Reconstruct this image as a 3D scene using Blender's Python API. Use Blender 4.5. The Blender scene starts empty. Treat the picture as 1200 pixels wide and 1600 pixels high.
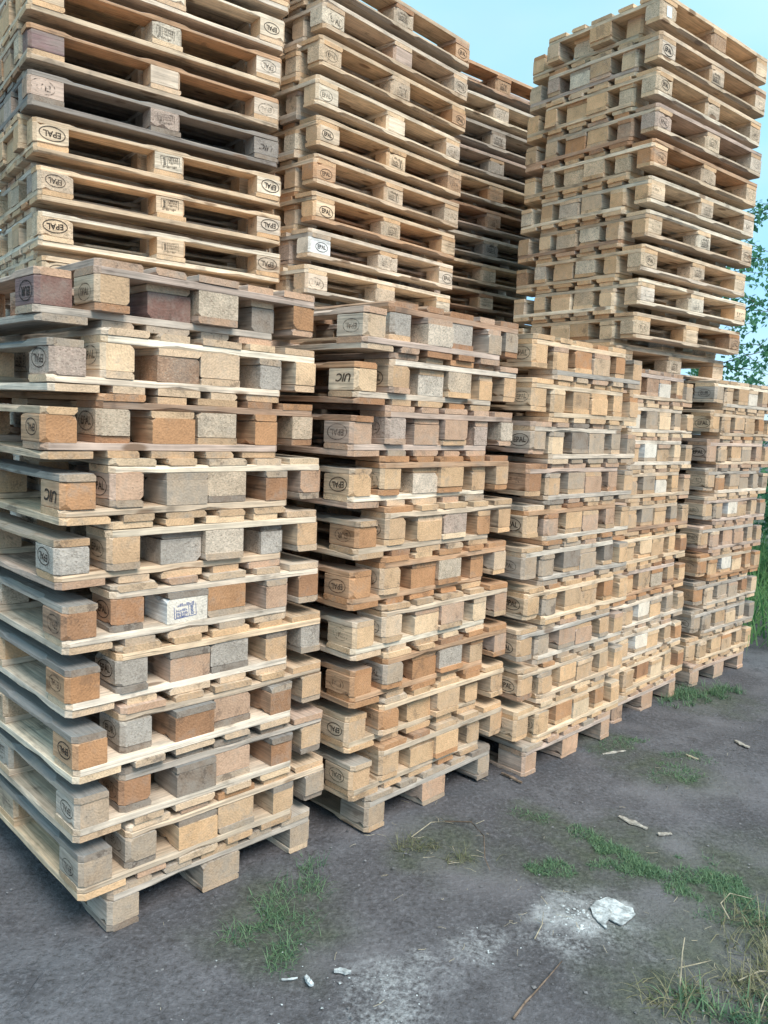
import bpy, bmesh, math, random
from mathutils import Matrix, Vector, noise as mnoise

# ------------------------------------------------------------------ camera
CAM_F, CAM_PITCH, CAM_ROLL, CAM_H = 1250.4, 0.11589, 0.04398, 1.639
scene = bpy.context.scene
COL = scene.collection
cam = bpy.data.cameras.new('camera')
cam.sensor_fit = 'HORIZONTAL'; cam.sensor_width = 36.0
cam.lens = 36.0 * CAM_F / 1200.0
cam.clip_start = 0.05; cam.clip_end = 2000
camo = bpy.data.objects.new('camera', cam); COL.objects.link(camo)
_f = Vector((0, math.cos(CAM_PITCH), -math.sin(CAM_PITCH)))
_u0 = Vector((0, math.sin(CAM_PITCH), math.cos(CAM_PITCH)))
_r0 = Vector((1, 0, 0))
_r = _r0 * math.cos(CAM_ROLL) + _u0 * math.sin(CAM_ROLL)
_u = _u0 * math.cos(CAM_ROLL) - _r0 * math.sin(CAM_ROLL)
camo.matrix_world = Matrix(((_r.x, _u.x, -_f.x, 0), (_r.y, _u.y, -_f.y, 0), (_r.z, _u.z, -_f.z, CAM_H), (0, 0, 0, 1)))
scene.camera = camo

# ------------------------------------------------------------------ sky, sun, exposure
SUN_EL, SUN_AZ = math.radians(50), math.radians(145)      # azimuth clockwise from +Y (the view direction)
SKY_STRENGTH = 0.081
world = bpy.data.worlds.new('World'); scene.world = world; world.use_nodes = True
wn, wl = world.node_tree.nodes, world.node_tree.links
wn.clear()
w_out = wn.new('ShaderNodeOutputWorld'); w_bg = wn.new('ShaderNodeBackground')
sky = wn.new('ShaderNodeTexSky'); sky.sky_type = 'NISHITA'; sky.sun_disc = False
sky.sun_elevation = SUN_EL; sky.sun_rotation = SUN_AZ
sky.air_density = 1.0; sky.dust_density = 0.6; sky.ozone_density = 1.0
# a thin even veil of cloud over the whole sky, a little streaky
w_tc = wn.new('ShaderNodeTexCoord')
w_map = wn.new('ShaderNodeMapping'); w_map.inputs['Scale'].default_value = (1.0, 1.0, 2.2)
w_n = wn.new('ShaderNodeTexNoise'); w_n.inputs['Scale'].default_value = 1.6; w_n.inputs['Detail'].default_value = 4
w_r = wn.new('ShaderNodeMapRange'); w_r.inputs[1].default_value = 0.3; w_r.inputs[2].default_value = 0.72
w_r.inputs[3].default_value = 0.55; w_r.inputs[4].default_value = 0.85
w_mix = wn.new('ShaderNodeMix'); w_mix.data_type = 'RGBA'
wl.new(w_tc.outputs['Generated'], w_map.inputs['Vector']); wl.new(w_map.outputs['Vector'], w_n.inputs['Vector'])
wl.new(w_n.outputs['Fac'], w_r.inputs[0]); 
w_sep = wn.new('ShaderNodeSeparateXYZ'); wl.new(w_tc.outputs['Generated'], w_sep.inputs[0])
w_low = wn.new('ShaderNodeMapRange'); w_low.inputs[1].default_value = 0.10; w_low.inputs[2].default_value = 0.42
wl.new(w_sep.outputs[2], w_low.inputs[0])
w_veil = wn.new('ShaderNodeMix'); w_veil.data_type = 'RGBA'
w_veil.inputs[6].default_value = (1.9, 4.2, 6.6, 1); w_veil.inputs[7].default_value = (2.75, 5.2, 5.8, 1)
wl.new(w_low.outputs[0], w_veil.inputs[0])
w_n2 = wn.new('ShaderNodeTexNoise'); w_n2.inputs['Scale'].default_value = 2.6; w_n2.inputs['Detail'].default_value = 5
w_r2 = wn.new('ShaderNodeMapRange'); w_r2.inputs[1].default_value = 0.45; w_r2.inputs[2].default_value = 0.75; w_r2.inputs[4].default_value = 0.55
w_cl = wn.new('ShaderNodeMix'); w_cl.data_type = 'RGBA'; w_cl.inputs[7].default_value = (4.6, 5.6, 5.9, 1)
wl.new(w_map.outputs['Vector'], w_n2.inputs['Vector']); wl.new(w_n2.outputs['Fac'], w_r2.inputs[0]); wl.new(w_r2.outputs[0], w_cl.inputs[0])
wl.new(w_veil.outputs[2], w_cl.inputs[6]); wl.new(w_cl.outputs[2], w_mix.inputs[7])
wl.new(w_r.outputs[0], w_mix.inputs[0])
wl.new(sky.outputs['Color'], w_mix.inputs[6])
wl.new(w_mix.outputs[2], w_bg.inputs['Color'])
w_bg.inputs['Strength'].default_value = SKY_STRENGTH
wl.new(w_bg.outputs[0], w_out.inputs[0])

sun = bpy.data.lights.new('sun', 'SUN'); sun.energy = 1.5; sun.angle = math.radians(28); sun.color = (1.0, 0.93, 0.84)
suno = bpy.data.objects.new('sun', sun); COL.objects.link(suno)
_to = Vector((math.sin(SUN_AZ) * math.cos(SUN_EL), math.cos(SUN_AZ) * math.cos(SUN_EL), math.sin(SUN_EL)))
suno.rotation_euler = _to.to_track_quat('Z', 'Y').to_euler()
suno.location = (0, 0, 30)

scene.view_settings.view_transform = 'Standard'; scene.view_settings.look = 'None'
scene.view_settings.gamma = 1.0; scene.view_settings.use_curve_mapping = False
scene.view_settings.exposure = 1.38

cy = scene.cycles
cy.max_bounces = 5; cy.diffuse_bounces = 3; cy.glossy_bounces = 2; cy.transparent_max_bounces = 6; cy.transmission_bounces = 2
cy.caustics_reflective = False; cy.caustics_refractive = False
cy.use_adaptive_sampling = True; cy.adaptive_threshold = 0.02

rnd = random.Random(7)

# ------------------------------------------------------------------ node helpers
class NT:
    def __init__(self, name):
        self.m = bpy.data.materials.new(name); self.m.use_nodes = True
        self.t = self.m.node_tree; self.n = self.t.nodes; self.l = self.t.links
        self.n.clear()
        self.out = self.n.new('ShaderNodeOutputMaterial')
        self.b = self.n.new('ShaderNodeBsdfPrincipled')
        self.l.new(self.b.outputs[0], self.out.inputs[0])
        self.b.inputs['Specular IOR Level'].default_value = 0.25
        self.b.inputs['Roughness'].default_value = 0.85
    def set(self, sock, v):
        if isinstance(v, bpy.types.NodeSocket): self.l.new(v, sock)
        elif v is not None: sock.default_value = v
    def node(self, typ, **kw):
        n = self.n.new(typ)
        for k, v in kw.items(): setattr(n, k, v)
        return n
    def math(self, op, a, b=None, clamp=False):
        n = self.node('ShaderNodeMath', operation=op, use_clamp=clamp)
        self.set(n.inputs[0], a)
        if b is not None: self.set(n.inputs[1], b)
        return n.outputs[0]
    def vmath(self, op, a, b=None):
        n = self.node('ShaderNodeVectorMath', operation=op)
        self.set(n.inputs[0], a)
        if b is not None: self.set(n.inputs[1], b)
        return n.outputs[1] if op in ('LENGTH', 'DISTANCE', 'DOT_PRODUCT') else n.outputs[0]
    def noise(self, vec, scale, detail=3, rough=0.55, dist=0.0):
        n = self.node('ShaderNodeTexNoise')
        self.set(n.inputs['Vector'], vec); n.inputs['Scale'].default_value = scale
        n.inputs['Detail'].default_value = detail; n.inputs['Roughness'].default_value = rough
        n.inputs['Distortion'].default_value = dist
        return n.outputs['Fac']
    def voro(self, vec, scale, out='Distance', feature='F1', rand=1.0):
        n = self.node('ShaderNodeTexVoronoi', feature=feature)
        self.set(n.inputs['Vector'], vec); n.inputs['Scale'].default_value = scale
        n.inputs['Randomness'].default_value = rand
        return n.outputs[out]
    def ramp(self, f, a, b, lo=0.0, hi=1.0):
        n = self.node('ShaderNodeMapRange', interpolation_type='SMOOTHSTEP')
        self.set(n.inputs[0], f)
        for i, v in enumerate((a, b, lo, hi)): self.set(n.inputs[1 + i], v)
        return n.outputs[0]
    def mix(self, f, a, b, blend='MIX'):
        n = self.node('ShaderNodeMix', data_type='RGBA', blend_type=blend)
        self.set(n.inputs[0], f)
        self.set(n.inputs[6], a if not isinstance(a, tuple) else (*a, 1)); self.set(n.inputs[7], b if not isinstance(b, tuple) else (*b, 1))
        return n.outputs[2]
    def bump(self, h, strength, dist):
        n = self.node('ShaderNodeBump'); n.inputs['Strength'].default_value = strength; n.inputs['Distance'].default_value = dist
        self.set(n.inputs['Height'], h); self.l.new(n.outputs[0], self.b.inputs['Normal'])

def obj_coords(t):
    tc = t.node('ShaderNodeTexCoord'); oi = t.node('ShaderNodeObjectInfo')
    r = oi.outputs['Random']
    cv = t.node('ShaderNodeCombineXYZ')
    t.set(cv.inputs[0], t.math('MULTIPLY', r, 37.0)); t.set(cv.inputs[1], t.math('MULTIPLY', r, 91.0)); t.set(cv.inputs[2], t.math('MULTIPLY', r, 53.0))
    return tc, oi, tc.outputs['Object'], cv.outputs[0]

def wood_material(name, skid=False):
    """pine board or block: grain runs along local X; piece tone and weathering come from the object's colour"""
    t = NT(name); tc, oi, co, off = obj_coords(t)
    def st(sx, sy, sz):
        return t.vmath('ADD', t.vmath('MULTIPLY', co, (sx, sy, sz)), off)
    base = oi.outputs['Color']; wth = oi.outputs['Alpha']
    fibre = t.noise(st(3.0, 130, 130), 1.0, 2, 0.7)
    broad = t.noise(st(1.2, 11, 11), 1.0, 2, 0.5, 0.4)
    rings = t.math('SINE', t.math('MULTIPLY', broad, 75.0))
    blot = t.noise(st(7, 9, 9), 1.0, 3, 0.65)
    v = t.math('ADD', t.math('MULTIPLY', broad, 0.80), 0.60)
    v = t.math('ADD', v, t.math('MULTIPLY', t.math('SUBTRACT', fibre, 0.5), 1.25))
    v = t.math('ADD', v, t.math('MULTIPLY', rings, 0.075))
    v = t.math('ADD', v, t.math('MULTIPLY', t.math('SUBTRACT', blot, 0.5), 1.0))
    cv = t.node('ShaderNodeCombineXYZ')
    for i in range(3): t.set(cv.inputs[i], v)
    col = t.mix(1.0, base, cv.outputs[0], 'MULTIPLY')
    # sawn end grain on the faces across X: warmer, with annual rings and checks
    sx = t.node('ShaderNodeSeparateXYZ'); t.l.new(tc.outputs['Normal'], sx.inputs[0])
    end = t.ramp(t.math('ABSOLUTE', sx.outputs[0]), 0.6, 0.8)
    sp = t.node('ShaderNodeSeparateXYZ'); t.l.new(co, sp.inputs[0])
    rr = oi.outputs['Random']
    cy = t.math('ADD', sp.outputs[1], t.math('SUBTRACT', t.math('MULTIPLY', rr, 0.16), 0.08))
    cz = t.math('ADD', sp.outputs[2], t.math('ADD', t.math('MULTIPLY', t.math('FRACT', t.math('MULTIPLY', rr, 17.0)), 0.10), 0.02))
    cc = t.node('ShaderNodeCombineXYZ'); t.set(cc.inputs[0], cy); t.set(cc.inputs[1], cz)
    rad = t.math('ADD', t.vmath('LENGTH', cc.outputs[0]), t.math('MULTIPLY', blot, 0.012))
    er = t.math('SINE', t.math('MULTIPLY', rad, 720.0))
    ev = t.math('ADD', 0.22, t.math('ADD', t.math('MULTIPLY', er, 0.05), t.math('ADD', t.math('MULTIPLY', fibre, 0.75), t.math('MULTIPLY', blot, 0.85))))
    ce = t.node('ShaderNodeCombineXYZ')
    for i in range(3): t.set(ce.inputs[i], ev)
    ecol = t.mix(1.0, t.mix(1.0, base, (0.97, 0.83, 0.69), 'MULTIPLY'), ce.outputs[0], 'MULTIPLY')
    col = t.mix(end, col, ecol)
    # knots
    kn = t.voro(st(3.2, 9.0, 9.0), 1.0)
    kf = t.math('MULTIPLY', t.ramp(kn, 0.17, 0.10), t.math('SUBTRACT', 1.0, end))
    kf = t.math('MULTIPLY', kf, 0.75)
    col = t.mix(kf, col, (0.17, 0.085, 0.04))
    # grey weathering and rubbed-in dirt, by the piece's own share
    g = t.noise(st(5, 18, 18), 1.0, 4, 0.7)
    gf = t.math('MULTIPLY', t.ramp(t.math('ADD', g, t.math('MULTIPLY', wth, 0.42)), 0.56, 0.95), 0.62)
    col = t.mix(gf, col, t.mix(fibre, (0.25, 0.208, 0.172), (0.50, 0.43, 0.36)))
    df = t.math('MULTIPLY', t.ramp(t.math('ADD', t.math('MULTIPLY', g, 0.5), t.math('MULTIPLY', fibre, 0.5)), 0.56, 0.70), t.math('ADD', 0.15, t.math('MULTIPLY', wth, 0.45)))
    col = t.mix(df, col, (0.085, 0.07, 0.06))
    stn = t.math('MULTIPLY', t.ramp(t.math('ADD', blot, t.math('MULTIPLY', t.math('SUBTRACT', fibre, 0.5), 0.25)), 0.385, 0.315), t.math('ADD', 0.22, t.math('MULTIPLY', wth, 0.6)))
    col = t.mix(stn, col, (0.13, 0.095, 0.075))
    if skid:   # the running face of a bottom board is scuffed grey by the ground
        run = t.ramp(sx.outputs[2], -0.35, -0.8)
        rf = t.math('MULTIPLY', t.math('MULTIPLY', run, t.ramp(blot, 0.22, 0.52)), t.math('ADD', 0.30, t.math('MULTIPLY', wth, 1.1), True))
        col = t.mix(t.math('MULTIPLY', rf, 0.9), col, t.mix(fibre, (0.13, 0.128, 0.128), (0.34, 0.33, 0.32)))
    # splinter checks along the grain
    cf = t.math('MULTIPLY', t.ramp(fibre, 0.67, 0.74), 0.5)
    col = t.mix(cf, col, (0.10, 0.065, 0.04))
    t.l.new(col, t.b.inputs['Base Color'])
    t.bump(t.math('ADD', t.math('MULTIPLY', fibre, 0.8), t.math('SUBTRACT', blot, cf)), 0.8, 0.004)
    return t.m

def chip_material(name):
    """block pressed from wood chips"""
    t = NT(name); tc, oi, co, off = obj_coords(t)
    base = oi.outputs['Color']; wth = oi.outputs['Alpha']
    q = t.vmath('ADD', co, off)
    a = t.node('ShaderNodeTexVoronoi'); t.set(a.inputs['Vector'], t.vmath('MULTIPLY', q, (0.8, 0.8, 1.3))); a.inputs['Scale'].default_value = 230
    s = t.node('ShaderNodeSeparateColor'); t.l.new(a.outputs['Color'], s.inputs[0])
    big = t.noise(q, 16, 4, 0.65)
    v = t.math('ADD', t.math('MULTIPLY', s.outputs[0], 0.38), t.math('ADD', 0.28, t.math('MULTIPLY', big, 1.0)))
    cv = t.node('ShaderNodeCombineXYZ')
    for i in range(3): t.set(cv.inputs[i], v)
    col = t.mix(1.0, base, cv.outputs[0], 'MULTIPLY')
    dk = t.ramp(s.outputs[1], 0.86, 0.93)
    col = t.mix(t.math('MULTIPLY', dk, 0.42), col, (0.14, 0.09, 0.06))
    lt = t.ramp(s.outputs[2], 0.90, 0.96)
    col = t.mix(t.math('MULTIPLY', lt, 0.32), col, (0.66, 0.56, 0.42))
    gf = t.math('MULTIPLY', t.ramp(t.math('ADD', t.noise(q, 11, 5, 0.6), t.math('MULTIPLY', wth, 0.4)), 0.5, 0.95), 0.5)
    col = t.mix(gf, col, (0.385, 0.325, 0.27))
    df = t.math('MULTIPLY', t.ramp(t.noise(q, 26, 5, 0.7), 0.57, 0.72), t.math('ADD', 0.25, t.math('MULTIPLY', wth, 0.4)))
    col = t.mix(df, col, (0.10, 0.08, 0.065))
    t.l.new(col, t.b.inputs['Base Color'])
    t.bump(t.math('ADD', t.math('MULTIPLY', s.outputs[0], 0.5), t.noise(q, 90, 3)), 0.7, 0.003)
    return t.m

def ink_material(name, rgb):
    t = NT(name); tc, oi, co, off = obj_coords(t)
    q = t.vmath('ADD', co, off)
    t.b.inputs['Base Color'].default_value = (*rgb, 1)
    wear = t.ramp(t.math('ADD', t.noise(q, 70, 4, 0.7), t.math('MULTIPLY', t.noise(q, 18, 2), 0.5)), 0.62, 0.86)
    f = t.math('MULTIPLY', wear, oi.outputs['Alpha'], True)
    tr = t.node('ShaderNodeBsdfTransparent'); mx = t.node('ShaderNodeMixShader')
    t.set(mx.inputs[0], t.math('ADD', f, t.math('MULTIPLY', oi.outputs['Alpha'], 0.42), True))
    t.l.new(t.b.outputs[0], mx.inputs[1]); t.l.new(tr.outputs[0], mx.inputs[2]); t.l.new(mx.outputs[0], t.out.inputs[0])
    return t.m

def plain_material(name, rgb, var=0.25, scale=20, rough=0.9, bump=0.3, bdist=0.003, objcol=False):
    t = NT(name); tc, oi, co, off = obj_coords(t)
    q = t.vmath('ADD', co, off)
    n = t.noise(q, scale, 4, 0.65)
    a = tuple(c * (1 - var) for c in rgb); b = tuple(min(1, c * (1 + var)) for c in rgb)
    t.l.new(t.mix(t.ramp(n, 0.32, 0.68), a, b), t.b.inputs['Base Color'])
    t.b.inputs['Roughness'].default_value = rough
    t.bump(n, bump, bdist)
    return t.m

def leaf_material(name, c1, c2, trans=0.35):
    """colour varies leaf by leaf through a per-face attribute"""
    t = NT(name)
    at = t.node('ShaderNodeAttribute'); at.attribute_name = 'tint'
    col = t.mix(at.outputs['Fac'], c1, c2)
    t.l.new(col, t.b.inputs['Base Color']); t.b.inputs['Roughness'].default_value = 0.6
    tl = t.node('ShaderNodeBsdfTranslucent'); t.l.new(col, tl.inputs[0])
    mx = t.node('ShaderNodeMixShader'); mx.inputs[0].default_value = trans
    t.l.new(t.b.outputs[0], mx.inputs[1]); t.l.new(tl.outputs[0], mx.inputs[2]); t.l.new(mx.outputs[0], t.out.inputs[0])
    return t.m

MAT = {
    'wood': wood_material('pine_wood'), 'skid': wood_material('pine_wood_bottom_board', True), 'chip': chip_material('pressed_chip_block'),
    'ink': ink_material('black_stamp_ink', (0.040, 0.030, 0.025)), 'blueink': ink_material('blue_stamp_ink', (0.04, 0.09, 0.30)),
    'paper': plain_material('white_paper', (0.78, 0.80, 0.82), 0.08, 30, 0.8, 0.1, 0.001),
    'plaster': plain_material('white_plaster', (0.45, 0.475, 0.485), 0.45, 38, 0.95, 0.9, 0.006),
    'stone': plain_material('grey_stone', (0.17, 0.165, 0.17), 0.5, 6, 0.9, 0.3, 0.002),
    'twig': plain_material('dry_twig', (0.19, 0.135, 0.10), 0.4, 30, 0.9, 0.5, 0.002),
    'straw': plain_material('dry_straw', (0.42, 0.36, 0.26), 0.3, 40, 0.85, 0.3, 0.001),
    'splinter': plain_material('pale_wood_splinter', (0.37, 0.335, 0.295), 0.4, 40, 0.85, 0.5, 0.002),
    'bark': plain_material('bark', (0.13, 0.10, 0.075), 0.4, 18, 0.95, 0.8, 0.01),
    'grass': leaf_material('grass_blades', (0.060, 0.135, 0.085), (0.230, 0.350, 0.190)),
    'drygrass': leaf_material('dry_grass_blades', (0.10, 0.13, 0.06), (0.42, 0.36, 0.23), 0.25),
    'tallgrass': leaf_material('tall_green_grass', (0.08, 0.21, 0.08), (0.27, 0.43, 0.17), 0.5),
    'leaf': leaf_material('green_leaves', (0.06, 0.20, 0.12), (0.16, 0.36, 0.18), 0.55),
}

# ------------------------------------------------------------------ small helpers
def mesh_of(name, verts, faces, mat, smooth=False):
    me = bpy.data.meshes.new(name); me.from_pydata(verts, [], faces); me.materials.append(mat)
    if smooth: me.polygons.foreach_set('use_smooth', [True] * len(me.polygons))
    me.update(); return me
def link(name, data, parent=None, mat=None):
    o = bpy.data.objects.new(name, data)
    if parent is not None: o.parent = parent
    if mat is not None: o.matrix_basis = mat
    COL.objects.link(o); return o
def tag(o, label=None, cat=None, group=None, kind=None):
    if label: o['label'] = label
    if cat: o['category'] = cat
    if group: o['group'] = group
    if kind: o['kind'] = kind
    return o
def RZ(a): return Matrix.Rotation(a, 4, 'Z')
def TR(x, y, z): return Matrix.Translation((x, y, z))

# ------------------------------------------------------------------ ground
STACK = {  # x, y of the near left corner, heading of the row, ground level, lean
    'F1': [-0.7878, 2.2887, 0.7895, 0.0285, -0.028, 0.0245],
    'F2': [-0.0169, 2.9347, 0.7667, 0.041, -0.035, -0.0036],
    'F3': [0.6947, 3.5514, 0.7797, 0.0092, -0.027, 0.0134],
    'F4': [1.3598, 4.4211, 0.7764, -0.0486, -0.0342, 0.0343],
    'F5': [2.0863, 5.1584, 0.8264, -0.0361, -0.0037, -0.0034],
    'U1': [-1.5479, 3.5544, 0.9185, -0.0341, -0.0125, -0.0046],
    'U2': [-0.4394, 4.2547, 0.7457, 0.0558, 0.0146, -0.0027],
    'U3': [-0.0293, 5.3886, 0.8873, 0.045, 0.0131, -0.0034],
    'U4': [1.3961, 4.7008, 0.8919, -0.0426, -0.0121, -0.0202],
}
OFFS = {
    'F1_A0': [-0.086, -0.011], 'F1_A1': [-0.09, -0.028], 'F1_A2': [-0.107, -0.036], 'F1_A3': [-0.097, 0.001], 'F1_A4': [-0.095, -0.003], 'F1_A5': [-0.098, 0.023],
    'F1_A6': [-0.096, -0.009], 'F1_A7': [-0.129, 0.004], 'F1_A8': [-0.103, 0.012], 'F1_A9': [-0.107, 0.04], 'F1_B0': [0.061, -0.013], 'F1_B1': [0.049, -0.012],
    'F1_B2': [0.052, -0.009], 'F1_B3': [0.052, -0.006], 'F1_B4': [0.045, -0.0], 'F1_B5': [0.028, -0.004], 'F1_B7': [0.03, 0.011], 'F1_B8': [0.031, 0.01],
    'F1_B9': [0.015, -0.007], 'F1_g': [0.0, 0.001], 'F2_A0': [-0.057, 0.016], 'F2_A1': [-0.061, 0.039], 'F2_A2': [-0.064, 0.006], 'F2_A3': [-0.077, -0.007],
    'F2_A4': [-0.094, 0.01], 'F2_A6': [-0.096, 0.02], 'F2_A7': [-0.1, 0.015], 'F2_A8': [-0.089, 0.006], 'F2_A9': [-0.078, -0.034], 'F2_B0': [0.063, -0.003],
    'F2_B1': [0.063, -0.005], 'F2_B2': [0.059, -0.018], 'F2_B3': [0.058, -0.02], 'F2_B4': [0.044, -0.01], 'F2_B6': [0.048, 0.001], 'F2_B7': [0.063, -0.001],
    'F2_B8': [0.065, -0.015], 'F2_B9': [0.074, -0.004], 'F2_g': [-0.0, 0.0], 'F3_A0': [0.055, -0.005], 'F3_A5': [0.088, 0.012], 'F3_A6': [0.093, 0.003],
    'F3_A7': [0.098, -0.011], 'F3_A8': [0.101, -0.02], 'F3_A9': [0.106, -0.032], 'F3_B0': [-0.036, 0.014], 'F3_B1': [-0.042, 0.017], 'F3_B2': [-0.053, 0.012],
    'F3_B3': [-0.029, 0.012], 'F3_B4': [-0.048, 0.017], 'F3_B5': [-0.027, 0.021], 'F3_B6': [-0.024, 0.015], 'F3_B7': [-0.019, -0.002], 'F3_B8': [-0.03, 0.001],
    'F3_B9': [-0.011, -0.001], 'F3_g': [0.003, -0.001], 'F4_A0': [0.094, -0.005], 'F4_A1': [0.073, 0.014], 'F4_A2': [0.073, 0.016], 'F4_A3': [0.073, 0.009],
    'F4_A4': [0.07, 0.009], 'F4_A5': [0.079, -0.007], 'F4_A6': [0.083, -0.001], 'F4_A7': [0.087, -0.013], 'F4_A8': [0.086, -0.015], 'F4_A9': [0.088, -0.021],
    'F4_B0': [-0.02, 0.04], 'F4_B2': [-0.031, 0.027], 'F4_B3': [-0.043, 0.02], 'F4_B4': [-0.033, 0.021], 'F4_B5': [-0.037, 0.013], 'F4_B6': [-0.027, 0.01],
    'F4_B7': [-0.021, 0.005], 'F4_B8': [-0.022, 0.003], 'F4_g': [0.002, -0.003], 'F5_A0': [0.069, -0.004], 'F5_A1': [0.074, -0.01], 'F5_A2': [0.075, -0.007],
    'F5_A3': [0.078, -0.016], 'F5_A4': [0.078, -0.01], 'F5_B0': [-0.045, 0.02], 'F5_B1': [-0.036, 0.012], 'F5_B2': [-0.039, 0.009], 'F5_B3': [-0.031, -0.007],
    'F5_B4': [-0.04, -0.001], 'F5_B5': [-0.034, -0.001], 'F5_B6': [-0.042, 0.003], 'F5_B7': [-0.038, -0.002], 'F5_B8': [-0.042, 0.005], 'F5_B9': [-0.034, -0.018],
    'F5_g': [0.0, 0.001], 'U1_A1': [0.014, 0.015], 'U1_A2': [0.01, 0.005], 'U1_A3': [-0.007, -0.014], 'U1_A4': [-0.017, -0.006], 'U2_B0': [-0.034, -0.013],
    'U2_B1': [-0.008, 0.002], 'U2_B2': [0.008, 0.011], 'U2_B3': [0.014, 0.007], 'U2_B4': [0.019, 0.004], 'U2_B8': [0.0, -0.011], 'U3_B2': [-0.007, 0.005],
    'U3_B3': [0.001, 0.013], 'U3_B4': [-0.004, -0.004], 'U3_B5': [-0.006, -0.011], 'U3_B6': [-0.011, -0.011], 'U3_B7': [-0.004, 0.002], 'U3_B8': [0.019, 0.006],
    'U3_B9': [0.012, -0.0], 'U4_A1': [-0.007, 0.154], 'U4_A2': [0.002, 0.158], 'U4_A3': [-0.009, 0.148], 'U4_A4': [-0.001, 0.139], 'U4_A5': [0.001, 0.138],
    'U4_A6': [-0.01, 0.121], 'U4_A7': [-0.005, 0.139], 'U4_A8': [0.005, 0.137], 'U4_A9': [0.028, 0.157], 'U4_B0': [0.006, 0.007], 'U4_B1': [0.012, -0.007],
    'U4_B2': [0.002, 0.004], 'U4_B3': [0.014, -0.009], 'U4_B4': [0.015, 0.003], 'U4_B5': [-0.008, -0.013], 'U4_B6': [0.002, -0.004], 'U4_B7': [-0.013, 0.008],
    'U4_B8': [-0.002, 0.008], 'U4_B9': [-0.027, -0.004], 'U4_g': [-0.027, 0.083],
}
STACK['F4'][3] = -0.045; STACK['U4'][3] = -0.0435; STACK['F5'][3] = -0.0465
_s = STACK['U3']; _s[0] += 0.32 * math.sin(_s[2]); _s[1] += 0.32 * math.cos(_s[2])

def frame(s):
    x, y, yaw = STACK[s][:3]
    return Vector((x, y, 0)), Vector((math.sin(yaw), math.cos(yaw), 0)), Vector((-math.cos(yaw), math.sin(yaw), 0))
_anch = []
for s in STACK:
    if s == 'U4': continue
    o, u, v = frame(s)
    for a, b in ((0.1, 0.1), (0.7, 0.1), (0.1, 0.9), (0.7, 0.9)):
        if s[0] == 'U': a, b = a * 1.4, b * 0.8
        p = o + u * a + v * b
        _anch.append((p.x, p.y, STACK[s][3]))
for q in ((0, 1.2), (-1.2, 1.6), (1.4, 1.8), (2.6, 3.2)): _anch.append((*q, 0.0))
def gz(x, y):
    sw, sz = 1e-3, 0.0
    for ax, ay, az in _anch:
        d = (x - ax) ** 2 + (y - ay) ** 2
        if d < 6: w = math.exp(-d / 0.09) + 0.01 * math.exp(-d / 1.2); sw += w; sz += w * az
    return sz / sw

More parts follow.
